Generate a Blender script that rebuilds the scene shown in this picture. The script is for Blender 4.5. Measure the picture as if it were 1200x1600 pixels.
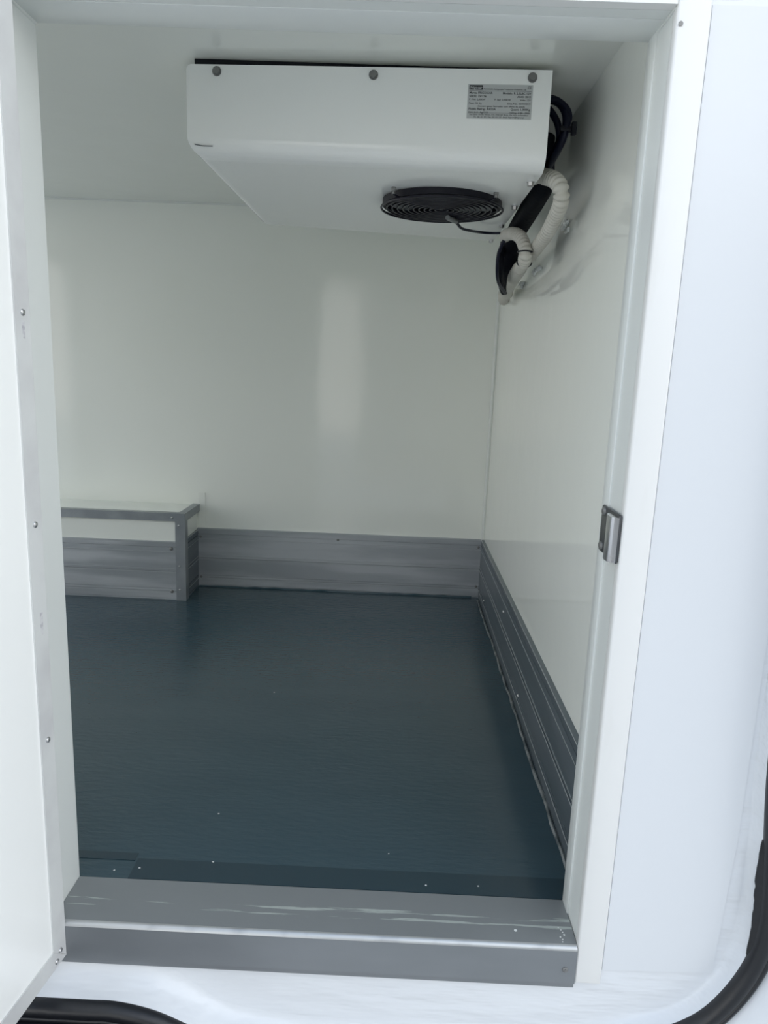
import bpy, bmesh, math, random
from mathutils import Vector, Matrix

for o in list(bpy.data.objects):
    bpy.data.objects.remove(o)
S = bpy.context.scene
COL = S.collection

# ------------------------------------------------------------------ camera
cam_d = bpy.data.cameras.new('camera')
cam = bpy.data.objects.new('camera', cam_d)
COL.objects.link(cam)
cam_d.sensor_fit = 'HORIZONTAL'
cam_d.sensor_width = 36.0
cam_d.lens = 36.0 * 1124.58 / 1200.0
cam_d.clip_start = 0.01
pit, yaw, roll = -0.19931, -0.0146, 0.0388
fw = Vector((math.sin(yaw) * math.cos(pit), math.cos(yaw) * math.cos(pit), math.sin(pit)))
rt = Vector((math.cos(yaw), -math.sin(yaw), 0))
up = rt.cross(fw)
r2 = rt * math.cos(roll) + up * math.sin(roll)
u2 = -rt * math.sin(roll) + up * math.cos(roll)
mw = Matrix((r2, u2, -fw)).transposed().to_4x4()
mw.translation = (0.0908, -1.1813, 1.0669)
cam.matrix_world = mw
S.camera = cam

# ------------------------------------------------------------------ sky, exposure
W = bpy.data.worlds.new('overcast_sky')
S.world = W
W.use_nodes = True
nt = W.node_tree
for n in list(nt.nodes):
    nt.nodes.remove(n)
wo = nt.nodes.new('ShaderNodeOutputWorld')
bg = nt.nodes.new('ShaderNodeBackground')
tc = nt.nodes.new('ShaderNodeTexCoord')
sx = nt.nodes.new('ShaderNodeSeparateXYZ')
rmp = nt.nodes.new('ShaderNodeValToRGB')
nt.links.new(tc.outputs['Generated'], sx.inputs[0])
nt.links.new(sx.outputs['Z'], rmp.inputs[0])
cr = rmp.color_ramp
cr.elements[0].position = 0.0
cr.elements[0].color = (1.0, 0.985, 0.94, 1)
cr.elements[1].position = 1.0
cr.elements[1].color = (0.25, 0.33, 0.46, 1)
for pos, c in ((0.25, (0.88, 0.91, 0.93)), (0.55, (0.42, 0.50, 0.61))):
    e_ = cr.elements.new(pos)
    e_.color = (*c, 1)
nt.links.new(rmp.outputs[0], bg.inputs[0])
bg.inputs[1].default_value = 1.0
nt.links.new(bg.outputs[0], wo.inputs[0])
# the bright side of the overcast: very soft light from the right of the photographer
sd = bpy.data.lights.new('overcast_sun', 'SUN')
sd.energy = 0.6
sd.angle = math.radians(75)
sd.color = (1.0, 0.985, 0.95)
sun = bpy.data.objects.new('overcast_sun', sd)
COL.objects.link(sun)
sun.rotation_euler = Vector((-0.62, 0.60, -0.50)).to_track_quat('-Z', 'Y').to_euler()
S.view_settings.view_transform = 'Standard'
S.view_settings.look = 'None'
S.view_settings.gamma = 1.0
S.view_settings.use_curve_mapping = False
S.view_settings.exposure = 1.06
S.cycles.max_bounces = 20
S.cycles.diffuse_bounces = 16
S.cycles.glossy_bounces = 8

# ------------------------------------------------------------------ materials
def mat(name, col, rough=0.4, metal=0.0, bump=0.0, bscale=30.0, stretch=(1, 1, 1), mott=None, mscale=4.0,
        mrange=(0.4, 0.65), rvar=0.0, spec=0.5, mdetail=4.0):
    m = bpy.data.materials.new(name)
    m.use_nodes = True
    t = m.node_tree
    p = t.nodes['Principled BSDF']
    p.inputs['Base Color'].default_value = (*col, 1)
    p.inputs['Roughness'].default_value = rough
    p.inputs['Metallic'].default_value = metal
    p.inputs['Specular IOR Level'].default_value = spec
    L = t.links.new
    if bump or mott or rvar:
        g = t.nodes.new('ShaderNodeNewGeometry')
        mp = t.nodes.new('ShaderNodeMapping')
        mp.inputs['Scale'].default_value = stretch
        L(g.outputs['Position'], mp.inputs[0])
    if bump:
        n = t.nodes.new('ShaderNodeTexNoise')
        n.inputs['Scale'].default_value = bscale
        n.inputs['Detail'].default_value = 3
        b = t.nodes.new('ShaderNodeBump')
        b.inputs['Strength'].default_value = 1.0
        b.inputs['Distance'].default_value = bump
        L(mp.outputs[0], n.inputs['Vector'])
        L(n.outputs[0], b.inputs['Height'])
        L(b.outputs[0], p.inputs['Normal'])
    if mott or rvar:
        n2 = t.nodes.new('ShaderNodeTexNoise')
        n2.inputs['Scale'].default_value = mscale
        n2.inputs['Detail'].default_value = mdetail
        L(mp.outputs[0], n2.inputs['Vector'])
        mr = t.nodes.new('ShaderNodeMapRange')
        mr.inputs['From Min'].default_value = mrange[0]
        mr.inputs['From Max'].default_value = mrange[1]
        L(n2.outputs[0], mr.inputs[0])
    if mott:
        mx = t.nodes.new('ShaderNodeMix')
        mx.data_type = 'RGBA'
        mx.inputs[6].default_value = (*col, 1)
        mx.inputs[7].default_value = (*mott, 1)
        L(mr.outputs[0], mx.inputs[0])
        L(mx.outputs[2], p.inputs['Base Color'])
    if rvar:
        mr2 = t.nodes.new('ShaderNodeMapRange')
        mr2.inputs['To Min'].default_value = rough
        mr2.inputs['To Max'].default_value = rough + rvar
        L(mr.outputs[0], mr2.inputs[0])
        L(mr2.outputs[0], p.inputs['Roughness'])
    return m

WHITE = (0.868, 0.882, 0.832)
M_wall = mat('glossy_white_wall_paint', WHITE, 0.085, bump=0.0012, bscale=5.0, mott=(0.858, 0.874, 0.820), mscale=2.0)
M_wall_r = mat('glossy_white_side_wall_paint', WHITE, 0.06, bump=0.0008, bscale=5.0)
M_ceil = mat('glossy_white_ceiling_paint', (0.852, 0.866, 0.815), 0.07, bump=0.0008, bscale=6.0)
M_unit = mat('white_coated_steel', (0.93, 0.935, 0.91), 0.10, bump=0.0002, bscale=300.0)
M_frame = mat('white_frame_profile', (0.80, 0.80, 0.785), 0.35, bump=0.0004, bscale=12, stretch=(1, 1, 0.2),
              mott=(0.72, 0.71, 0.68), mscale=14, mrange=(0.58, 0.85))
M_jamb = mat('white_jamb_lining', (0.75, 0.775, 0.755), 0.3, bump=0.0004, bscale=12, stretch=(1, 1, 0.2))
M_body = mat('white_body_paint', (0.735, 0.755, 0.78), 0.28, bump=0.0006, bscale=9)
M_brush = mat('brushed_white_paint', (0.77, 0.79, 0.815), 0.22, bump=0.010, bscale=14, stretch=(0.35, 1, 1.6))
M_door = mat('white_door_panel', (0.95, 0.955, 0.935), 0.25, bump=0.0006, bscale=8)
M_strip = mat('grey_white_edge_strip', (0.66, 0.67, 0.66), 0.45, mott=(0.58, 0.58, 0.58), mscale=9)
M_bead = mat('white_sealant', (0.78, 0.80, 0.77), 0.35)
M_alu = mat('painted_aluminium_plank', (0.37, 0.39, 0.415), 0.36, metal=0.4, bump=0.0006, bscale=25, stretch=(0.25, 0.25, 2),
            mott=(0.50, 0.52, 0.545), mscale=6, mrange=(0.45,0.62), rvar=0.15)
M_alu_shade = mat('shaded_aluminium_side_plank', (0.125, 0.152, 0.172), 0.28, metal=0.35, bump=0.0005, bscale=25, stretch=(0.25, 0.25, 2),
              mott=(0.155, 0.18, 0.20), mscale=7, rvar=0.12)  # darker copy of the same planks, shade put into the colour
M_ridge = mat('worn_aluminium_ridge', (0.46, 0.48, 0.50), 0.4, metal=0.4)
M_ridge2 = mat('bare_aluminium_ridge', (0.58, 0.60, 0.60), 0.4, metal=0.4)
M_angle = mat('aluminium_angle', (0.27, 0.29, 0.31), 0.38, metal=0.4, mott=(0.34, 0.36, 0.38), mscale=9)
M_steel = mat('steel', (0.55, 0.55, 0.55), 0.3, metal=0.9)
M_chrome = mat('worn_chrome', (0.66, 0.66, 0.67), 0.2, metal=1.0, mott=(0.46, 0.43, 0.42), mscale=40, mrange=(0.55, 0.75), rvar=0.15)
M_dkst = mat('dark_steel', (0.08, 0.085, 0.09), 0.35, metal=0.6)
M_bolt = mat('dull_bolt', (0.24, 0.24, 0.235), 0.45, metal=0.6)
M_black = mat('black_plastic', (0.012, 0.013, 0.018), 0.4, spec=0.22)
M_fan = mat('black_fan_plastic', (0.010, 0.010, 0.016), 0.45, spec=0.22)
M_wire = mat('black_wire', (0.012, 0.012, 0.02), 0.35, spec=0.22)
M_blade = mat('grey_fan_blade', (0.20, 0.21, 0.215), 0.45)
M_foam = mat('black_foam_insulation', (0.005, 0.006, 0.010), 0.65, spec=0.15, bump=0.002, bscale=60)
M_cable = mat('blue_black_cable', (0.008, 0.010, 0.024), 0.4, spec=0.22)
M_hose = mat('cream_hose', (0.60, 0.585, 0.53), 0.45, mott=(0.55, 0.53, 0.47), mscale=20)
M_foil = mat('silvery_mount', (0.75, 0.77, 0.76), 0.3, metal=0.2)
M_rubber = mat('black_rubber', (0.010, 0.011, 0.014), 0.33, bump=0.0008, bscale=40)
M_plate = mat('silver_label', (0.52, 0.53, 0.525), 0.4, metal=0.1)
M_ink = mat('black_ink', (0.02, 0.022, 0.025), 0.5)
M_pen = mat('pen_mark', (0.1, 0.1, 0.11), 0.6)
M_ground = mat('concrete_yard', (0.70, 0.685, 0.65), 0.8, bump=0.004, bscale=20, mott=(0.62, 0.605, 0.575), mscale=3)
M_chip = mat('white_paint_chip', (0.75, 0.76, 0.75), 0.6)


def floor_mat():
    m = mat('blue_grey_floor_paint', (0.034, 0.066, 0.084), 0.13, bump=0.0013, bscale=55, stretch=(0.45, 1.5, 1),
            mott=(0.041, 0.075, 0.093), mscale=3, mrange=(0.35, 0.7), rvar=0.10)
    return m


def sill_mat():
    m = mat('scratched_grey_sill_paint', (0.27, 0.285, 0.295), 0.33, metal=0.4, bump=0.0005, bscale=30, stretch=(0.3, 1, 1), rvar=0.12)
    t = m.node_tree
    p = t.nodes['Principled BSDF']
    L = t.links.new
    g = t.nodes.new('ShaderNodeNewGeometry')
    # long scratches running along the sill, worn through to pale metal
    mp = t.nodes.new('ShaderNodeMapping'); mp.inputs['Scale'].default_value = (1.6, 34, 1); mp.inputs['Rotation'].default_value = (0, 0, 0.02)
    n = t.nodes.new('ShaderNodeTexNoise'); n.inputs['Scale'].default_value = 3.2; n.inputs['Detail'].default_value = 6; n.inputs['Roughness'].default_value = 0.62
    L(g.outputs['Position'], mp.inputs[0]); L(mp.outputs[0], n.inputs['Vector'])
    sp = t.nodes.new('ShaderNodeSeparateXYZ'); L(g.outputs['Position'], sp.inputs[0])
    def mrng(src, a, b, c=0.0, d=1.0):
        q = t.nodes.new('ShaderNodeMapRange'); q.inputs['From Min'].default_value = a; q.inputs['From Max'].default_value = b
        q.inputs['To Min'].default_value = c; q.inputs['To Max'].default_value = d; L(src, q.inputs[0]); return q.outputs[0]
    def mth(op, a, b):
        q = t.nodes.new('ShaderNodeMath'); q.operation = op
        for i, x in enumerate((a, b)):
            if hasattr(x, 'links'): L(x, q.inputs[i])
            else: q.inputs[i].default_value = x
        return q.outputs[0]
    # wear gathers along two lines of traffic in the middle of the tread
    band = mth('MAXIMUM', mth('SUBTRACT', 1.0, mth('MULTIPLY', mth('ABSOLUTE', mth('SUBTRACT', sp.outputs['Y'], 0.066), 0), 60.0)),
               mth('SUBTRACT', 1.0, mth('MULTIPLY', mth('ABSOLUTE', mth('SUBTRACT', sp.outputs['Y'], 0.048), 0), 80.0)))
    band = mrng(band, 0.0, 1.0, -0.30, 0.07)
    right = mrng(sp.outputs['X'], -0.5, 0.45, -0.02, 0.07)
    v = mth('ADD', mth('ADD', n.outputs[0], band), right)
    msk = mrng(v, 0.56, 0.60)
    mx = t.nodes.new('ShaderNodeMix'); mx.data_type = 'RGBA'
    mx.inputs[6].default_value = (0.27, 0.285, 0.295, 1)
    mx.inputs[7].default_value = (0.50, 0.54, 0.52, 1)
    L(msk, mx.inputs[0]); L(mx.outputs[2], p.inputs['Base Color'])
    return m

M_floor = floor_mat()
M_sill = sill_mat()
M_sill_shade = mat('shaded_sill_front', (0.215, 0.23, 0.242), 0.34, metal=0.4, bump=0.0006, bscale=18, stretch=(0.4, 1, 1), mott=(0.255, 0.27, 0.285), mscale=5, rvar=0.15)  # sill colour darkened so the front face reads as shaded
M_strip_floor = mat('older_floor_paint', (0.024, 0.047, 0.061), 0.16, bump=0.0004, bscale=40)

# ------------------------------------------------------------------ mesh helpers
def link(name, bm, m, parent=None, smooth=False, loc=None):
    me = bpy.data.meshes.new(name)
    bmesh.ops.recalc_face_normals(bm, faces=bm.faces[:])
    bm.to_mesh(me)
    bm.free()
    if smooth is not False:
        for p in me.polygons:
            p.use_smooth = True
        me.set_sharp_from_angle(angle=math.radians(smooth if smooth is not True else 40))
    me.materials.append(m)
    o = bpy.data.objects.new(name, me)
    COL.objects.link(o)
    if parent:
        o.parent = parent
    if loc:
        o.location = loc
    return o


def empty(name, loc=(0, 0, 0)):
    o = bpy.data.objects.new(name, None)
    o.empty_display_size = 0.05
    COL.objects.link(o)
    o.location = loc
    return o


def tag(o, label, cat, group=None, kind=None):
    o['label'] = label
    o['category'] = cat
    if group:
        o['group'] = group
    if kind:
        o['kind'] = kind
    return o


def struct(o, label, cat):
    return tag(o, label, cat, None, 'structure')


def bx(bm, x0, x1, y0, y1, z0, z1, bev=0.0, seg=2):
    vs = [bm.verts.new((x, y, z)) for x in (x0, x1) for y in (y0, y1) for z in (z0, z1)]
    fs = []
    for q in ((0, 1, 3, 2), (4, 6, 7, 5), (0, 4, 5, 1), (2, 3, 7, 6), (0, 2, 6, 4), (1, 5, 7, 3)):
        fs.append(bm.faces.new([vs[i] for i in q]))
    if bev:
        es = set()
        for f in fs:
            es.update(f.edges)
        bmesh.ops.bevel(bm, geom=list(es), offset=bev, segments=seg, affect='EDGES', profile=0.5)


def boxo(name, m, parent, x0, x1, y0, y1, z0, z1, bev=0.0, seg=2):
    bm = bmesh.new()
    bx(bm, x0, x1, y0, y1, z0, z1, bev, seg)
    return link(name, bm, m, parent, smooth=35 if bev else False)


def cyl(bm, c, axis, r, h, n=16, r2=None, dome=0.0):
    """cylinder from c along axis, optionally with a domed far end"""
    axis = Vector(axis).normalized()
    a = axis.orthogonal().normalized()
    b = axis.cross(a)
    c = Vector(c)
    prof = [(r, 0.0), (r if r2 is None else r2, h)]
    if dome:
        rr = prof[-1][0]
        for k in (0.35, 0.7):
            prof.append((rr * math.cos(k * math.pi / 2), h + dome * math.sin(k * math.pi / 2)))
    rings = []
    for (rad, d) in prof:
        rings.append([bm.verts.new(c + axis * d + (a * math.cos(2 * math.pi * i / n) + b * math.sin(2 * math.pi * i / n)) * rad) for i in range(n)])
    for q in range(len(rings) - 1):
        for i in range(n):
            bm.faces.new((rings[q][i], rings[q][(i + 1) % n], rings[q + 1][(i + 1) % n], rings[q + 1][i]))
    bm.faces.new(rings[0][::-1])
    bm.faces.new(rings[-1])


def catmull(pts, step=0.01):
    P = [Vector(p) for p in pts]
    P = [P[0] * 2 - P[1]] + P + [P[-1] * 2 - P[-2]]
    out = []
    for i in range(1, len(P) - 2):
        a, b, c, d = P[i - 1:i + 3]
        n = max(2, int((c - b).length / step))
        for k in range(n):
            t = k / n
            out.append(0.5 * ((2 * b) + (c - a) * t + (2 * a - 5 * b + 4 * c - d) * t * t + (3 * b - a - 3 * c + d) * t ** 3))
    out.append(P[-2])
    return out


def tube(bm, pts, rad, n=10, caps=True, flat=1.0):
    """sweep a circle along pts; rad is a number or a function of distance along"""
    ref = None
    rings = []
    dist = 0.0
    for i, p in enumerate(pts):
        tan = (pts[min(i + 1, len(pts) - 1)] - pts[max(i - 1, 0)])
        if tan.length < 1e-9:
            continue
        tan.normalize()
        if ref is None:
            ref = tan.orthogonal().normalized()
        ref = (ref - tan * ref.dot(tan)).normalized()
        b = tan.cross(ref)
        if i:
            dist += (p - pts[i - 1]).length
        r = rad(dist) if callable(rad) else rad
        rings.append([bm.verts.new(p + (ref * math.cos(2 * math.pi * k / n) + b * math.sin(2 * math.pi * k / n) * flat) * r) for k in range(n)])
    for q in range(len(rings) - 1):
        for k in range(n):
            bm.faces.new((rings[q][k], rings[q][(k + 1) % n], rings[q + 1][(k + 1) % n], rings[q + 1][k]))
    if caps:
        bm.faces.new(rings[0][::-1])
        bm.faces.new(rings[-1])


def torus(bm, c, R, r, n=48, m=6):
    rings = []
    for i in range(n):
        a = 2 * math.pi * i / n
        rings.append([bm.verts.new((c[0] + math.cos(a) * (R + r * math.cos(2 * math.pi * k / m)),
                                    c[1] + math.sin(a) * (R + r * math.cos(2 * math.pi * k / m)),
                                    c[2] + r * math.sin(2 * math.pi * k / m))) for k in range(m)])
    for i in range(n):
        for k in range(m):
            bm.faces.new((rings[i][k], rings[(i + 1) % n][k], rings[(i + 1) % n][(k + 1) % m], rings[i][(k + 1) % m]))


def extrude_profile(bm, prof, A, B, out):
    """prof: closed list of (depth, z); swept from A to B (xy points), depth measured along 'out'"""
    out = Vector((out[0], out[1], 0))
    ra = [bm.verts.new(Vector((A[0], A[1], 0)) + out * d + Vector((0, 0, z))) for d, z in prof]
    rb = [bm.verts.new(Vector((B[0], B[1], 0)) + out * d + Vector((0, 0, z))) for d, z in prof]
    n = len(prof)
    for i in range(n):
        bm.faces.new((ra[i], ra[(i + 1) % n], rb[(i + 1) % n], rb[i]))
    bm.faces.new(ra[::-1])
    bm.faces.new(rb)


# ------------------------------------------------------------------ the load box (setting)
XR, YB, ZC, HB = 0.519, 2.136, 1.735, 0.285
XL = -2.25
T = 0.124            # front wall thickness
OX0, OX1, OZ = -0.533, 0.473, 1.60   # side door opening

o = boxo('floor', M_floor, None, XL, XR + 0.05, T - 0.001, YB + 0.05, -0.09, 0.0)
struct(o, 'glossy blue grey painted floor of the empty load box', 'floor')
o = boxo('ceiling', M_ceil, None, XL, XR + 0.05, 0.02, YB + 0.05, ZC, ZC + 0.06)
struct(o, 'glossy white painted ceiling above the cooling unit', 'ceiling')
wb = boxo('wall_back', M_wall, None, XL, XR + 0.05, YB, YB + 0.06, -0.09, ZC + 0.06)
struct(wb, 'glossy white painted back wall facing the side door', 'wall')
o = boxo('wall_right', M_wall_r, None, XR, XR + 0.06, T, YB, 0.0, ZC)
struct(o, 'glossy white painted side wall on the right with wavy reflections', 'wall')
# front wall: pieces left, right and above the opening
bm = bmesh.new()
bx(bm, XL, OX0 - 0.012, 0.02, T, -0.09, ZC)
bx(bm, OX1 + 0.012, XR, 0.02, T, -0.09, ZC)
bx(bm, OX0 - 0.012, OX1 + 0.012, 0.02, T, OZ + 0.012, ZC)
o = link('wall_front', bm, M_wall, None)
struct(o, 'white insulated front wall pierced by the side door opening', 'wall')
# rear end: a frame around the open rear doorway, out of the picture on the left
bm = bmesh.new()
bx(bm, XL - 0.06, XL, 0.02, 0.20, -0.09, ZC + 0.06)
bx(bm, XL - 0.06, XL, YB - 0.08, YB + 0.06, -0.09, ZC + 0.06)
bx(bm, XL - 0.06, XL, 0.20, YB - 0.08, ZC - 0.06, ZC + 0.06)
o = link('wall_left', bm, M_wall, None)
struct(o, 'white rear end wall of the load box around the open rear doorway', 'wall')
o = boxo('ground', M_ground, None, -14, 12, -14, 14, -0.80, -0.70)
struct(o, 'pale concrete yard outside the van', 'ground')

fl = bpy.data.objects['floor']
o = boxo('edge_strip', M_strip_floor, fl, OX0 + 0.10, OX1 + 0.04, T + 0.004, 0.190, -0.001, 0.0012)
o = boxo('edge_strip', M_strip_floor, fl, OX0 - 0.30, OX0 + 0.095, 0.183, 0.207, -0.001, 0.0012)
# unseen workshop wall, added across the yard to shape the back wall's bright reflection
bm = bmesh.new()
bx(bm, -0.50, 7.0, -6.3, -5.6, -0.70, 2.6)
bx(bm, -0.65, 7.1, -6.4, -5.5, 2.6, 2.75)
bx(bm, -0.55, 7.05, -5.6, -5.56, -0.70, -0.45)
o = link('wall_added_unseen', bm, mat('weathered_grey_render', (0.38, 0.375, 0.355), 0.8, bump=0.004, bscale=12, mott=(0.31, 0.305, 0.29), mscale=2), None)
struct(o, 'grey wall added unseen across the yard to shape the back wall reflection', 'wall')

# sealant beads in the corners
bm = bmesh.new()
tube(bm, [Vector((XR - 0.006, YB - 0.006, z)) for z in (HB, 0.8, 1.3, ZC)], 0.009, 8)
o = link('trim_1', bm, M_bead, None, smooth=60)
struct(o, 'white sealant bead down the corner between back and right walls', 'trim')
bm = bmesh.new()
tube(bm, [Vector((x, YB - 0.002, ZC - 0.002)) for x in (XL, -1.2, -0.4, XR)], 0.005, 8)
o = link('trim_2', bm, M_bead, None, smooth=60)
struct(o, 'thin white sealant bead along the back wall and ceiling', 'trim')

# door frame: right jamb, left jamb, lintel
tr = empty('trim_3', (OX1, 0, 0))
struct(tr, 'scuffed white frame on the right of the door opening', 'trim')
def at_parent(o, p):
    o.parent = p
    o.matrix_parent_inverse = Matrix.Translation(p.location).inverted()
    return o
at_parent(boxo('face_profile', M_frame, None, OX1, 0.523, 0.0, 0.022, -0.077, 1.72, 0.004, 3), tr)
at_parent(boxo('jamb_lining', M_jamb, None, OX1 + 0.001, OX1 + 0.012, 0.022, 0.086, -0.005, 1.612), tr)
at_parent(boxo('inner_lip', M_jamb, None, OX1 - 0.002, OX1 + 0.012, 0.087, T + 0.003, 0.0, 1.612, 0.0015, 2), tr)
bm = bmesh.new()
tube(bm, [Vector((OX1 + 0.001, 0.01, OZ - 0.001)), Vector((OX1 + 0.001, T, OZ - 0.001))], 0.003, 6)
at_parent(link('sealant_bead', bm, M_bead, None, smooth=60), tr)
bm = bmesh.new()
cyl(bm, (0.479, -0.0005, 1.574), (0, -1, 0), 0.0035, 0.001, 10)
at_parent(link('screw', bm, M_bolt, None), tr)

tl = empty('trim_4', (OX0, 0, 0))
struct(tl, 'plain white jamb on the left of the door opening behind the open door', 'trim')
at_parent(boxo('jamb_lining', M_jamb, None, OX0 - 0.012, OX0, 0.0, T + 0.003, -0.005, 1.612, 0.001, 1), tl)
bm = bmesh.new()
tube(bm, [Vector((OX0 + 0.001, 0.0, OZ - 0.001)), Vector((OX0 + 0.001, T, OZ - 0.001))], 0.003, 6)
at_parent(link('sealant_bead', bm, M_bead, None, smooth=60), tl)

tt = empty('trim_5', (0, 0, OZ))
struct(tt, 'white lintel across the top of the door opening', 'trim')
at_parent(boxo('outer_board', M_jamb, None, OX0 - 0.012, OX1 + 0.0, 0.021, 0.048, OZ, OZ + 0.012), tt)
at_parent(boxo('inner_board', M_jamb, None, OX0 - 0.012, OX1 + 0.0, 0.049, T + 0.003, OZ - 0.001, OZ + 0.012, 0.0015, 2), tt)
at_parent(boxo('face_profile', M_frame, None, -0.60, OX1 - 0.001, 0.0, 0.02, OZ, 1.72), tt)

# ------------------------------------------------------------------ sill
sl = empty('door_sill', (0, 0, 0))
struct(sl, 'scratched grey metal sill plate across the bottom of the door opening', 'sill')
bm = bmesh.new()
prof = [(T, 0.003), (0.006, 0.003), (0.003, 0.0024), (0.0003, 0.0002), (-0.0016, -0.0026), (-0.002, -0.006), (-0.002, -0.076), (0.004, -0.076), (0.004, -0.09), (T, -0.09)]
ra = [bm.verts.new((OX0 + 0.001, y, z)) for y, z in prof]
rb = [bm.verts.new((OX1 - 0.0005, y, z)) for y, z in prof]
for i in range(len(prof)):
    j = (i + 1) % len(prof)
    bm.faces.new((ra[i], ra[j], rb[j], rb[i]))
bm.faces.new(ra[::-1]); bm.faces.new(rb)
so_ = link('sill_plate', bm, M_sill, sl, smooth=50)
so_.data.materials.append(M_sill_shade)
for p in so_.data.polygons:
    if p.normal.y < -0.9:
        p.material_index = 1
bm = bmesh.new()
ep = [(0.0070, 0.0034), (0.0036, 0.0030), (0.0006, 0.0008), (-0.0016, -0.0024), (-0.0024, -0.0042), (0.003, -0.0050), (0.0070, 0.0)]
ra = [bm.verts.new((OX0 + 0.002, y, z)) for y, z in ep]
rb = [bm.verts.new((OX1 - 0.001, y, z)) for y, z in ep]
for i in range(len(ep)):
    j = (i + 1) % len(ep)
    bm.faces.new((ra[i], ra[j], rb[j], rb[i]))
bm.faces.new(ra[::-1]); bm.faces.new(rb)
we = link('edge_highlight', bm, mat('edge_highlight_metal', (0.52, 0.53, 0.53), 0.3, metal=0.6, mott=(0.40, 0.41, 0.42), mscale=14, mrange=(0.5, 0.7)), sl, smooth=70)  # pale metal strip that paints in the highlight along the edge
we['label'] = 'pale front edge of the sill, worn metal with a painted highlight'
for (x, z) in ((0.452, -0.045),):
    bm = bmesh.new()
    cyl(bm, (x, -0.002, z), (0, -1, 0), 0.0055, 0.0012, 14, dome=0.0015)
    cyl(bm, (x, -0.0045, z), (0, -1, 0), 0.0022, 0.001, 8)
    link('rivet', bm, M_bolt, sl, smooth=40)
bm = bmesh.new()
random.seed(4)
for k in range(7):
    q = Vector((0.448 + random.uniform(-0.004, 0.006), 0.012 + k * 0.006, 0.003))
    cyl(bm, q, (0, 0, 1), random.uniform(0.0012, 0.0022), 0.0006, 7)
cyl(bm, (0.36, 0.035, 0.003), (0, 0, 1), 0.003, 0.0006, 7)
so = link('paint_drips', bm, M_chip, sl)
so['kind'] = 'stuff'

# ------------------------------------------------------------------ kick planks (skirting) along the walls
def plank_run(parent, A, B, out, H, thick, m, mr, tilt_screws=(), lip=True):
    """three interlocking aluminium planks with raised double ridges at their joints"""
    d = thick
    zs = [(0.0, 0.155 * H), (0.157 * H, 0.49 * H), (0.493 * H, H)]
    for k, (z0, z1) in enumerate(zs):
        h = z1 - z0
        r = 0.0016
        w = min(0.010, h * 0.14)
        prof = [(0, z0), (d - 0.001, z0), (d, z0 + 0.001)]
        if k == 2:
            prof += [(d, z0 + w), (d + r, z0 + w + 0.0008), (d + r, z0 + w + 0.0036), (d, z0 + w + 0.0042)]
            q = 0.82 * H
            prof += [(d, q), (d + r, q + 0.0008), (d + r, q + 0.0036), (d, q + 0.0042)]
            prof += [(d, q + 0.022), (d - 0.003, q + 0.0228), (d - 0.003, q + 0.0252), (d, q + 0.026)]
        else:
            prof += [(d, z0 + w), (d - 0.003, z0 + w + 0.0008), (d - 0.003, z0 + w + 0.0032), (d, z0 + w + 0.004)]
        prof += [(d, z1 - 0.0052), (d + r, z1 - 0.0044), (d + r, z1), (0, z1)]
        bm = bmesh.new()
        extrude_profile(bm, prof, A, B, out)
        o = link('plank', bm, m, None)
        o.data.materials.append(mr)
        ov = Vector((out[0], out[1], 0))
        a3 = Vector((A[0], A[1], 0))
        for p in o.data.polygons:          # faces standing proud of the plank are the worn ridges
            if len(p.vertices) == 4 and all((o.data.vertices[i].co - a3).dot(ov) > d + r * 0.9 for i in p.vertices):
                p.material_index = 1
        at_parent(o, parent)
    return parent

bb = empty('baseboard_back', (-0.17, YB, 0))
struct(bb, 'grey aluminium plank skirting along the back wall', 'skirting')
plank_run(bb, (-0.838, YB), (XR, YB), (0, -1), HB, 0.012, M_alu, M_ridge)
for x, z in ((-0.822, 0.243), (-0.822, 0.046), (0.494, 0.248), (0.494, 0.055), (-0.17, 0.255)):
    bm = bmesh.new()
    cyl(bm, (x, YB - 0.012, z), (0, -1, 0), 0.006, 0.0015, 12, dome=0.0025)
    at_parent(link('screw', bm, M_bolt, None, smooth=40), bb)
br = empty('baseboard_right', (XR, 1.1, 0))
struct(br, 'grey aluminium plank skirting along the right wall, darkened for shade', 'skirting')
plank_run(br, (XR, T + 0.004), (XR, YB - 0.013), (-1, 0), HB, 0.012, M_alu_shade, M_ridge2)
for y, z in ((1.35, 0.20), (0.95, 0.06), (1.9, 0.06)):
    bm = bmesh.new()
    cyl(bm, (XR - 0.012, y, z), (-1, 0, 0), 0.006, 0.0015, 12, dome=0.0025)
    at_parent(link('screw', bm, M_steel, None, smooth=40), br)
# paint bead along foot of skirting
bm = bmesh.new()
random.seed(7)
pts = [Vector((x, YB - 0.016 + random.uniform(-0.003, 0.003), 0.001 + random.uniform(-0.002, 0.002))) for x in [-0.83 + 0.045 * i for i in range(30)]]
tube(bm, pts, 0.006, 6)
o = link('trim_6', bm, M_floor, None, smooth=60)
struct(o, 'uneven dark paint line where the back skirting meets the floor', 'trim')
bm = bmesh.new()
pts = [Vector((XR - 0.016 + random.uniform(-0.003, 0.002), y, random.uniform(-0.001, 0.002))) for y in [0.13 + 0.05 * i for i in range(40)]]
tube(bm, pts, 0.0052, 6)
M_smear = mat('grey_sealant_smear', (0.22, 0.235, 0.23), 0.5, mott=(0.06, 0.075, 0.08), mscale=18, mrange=(0.42, 0.6))
o = link('trim_7', bm, M_smear, None, smooth=60)
struct(o, 'smeared grey sealant where the right skirting meets the floor', 'trim')

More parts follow.
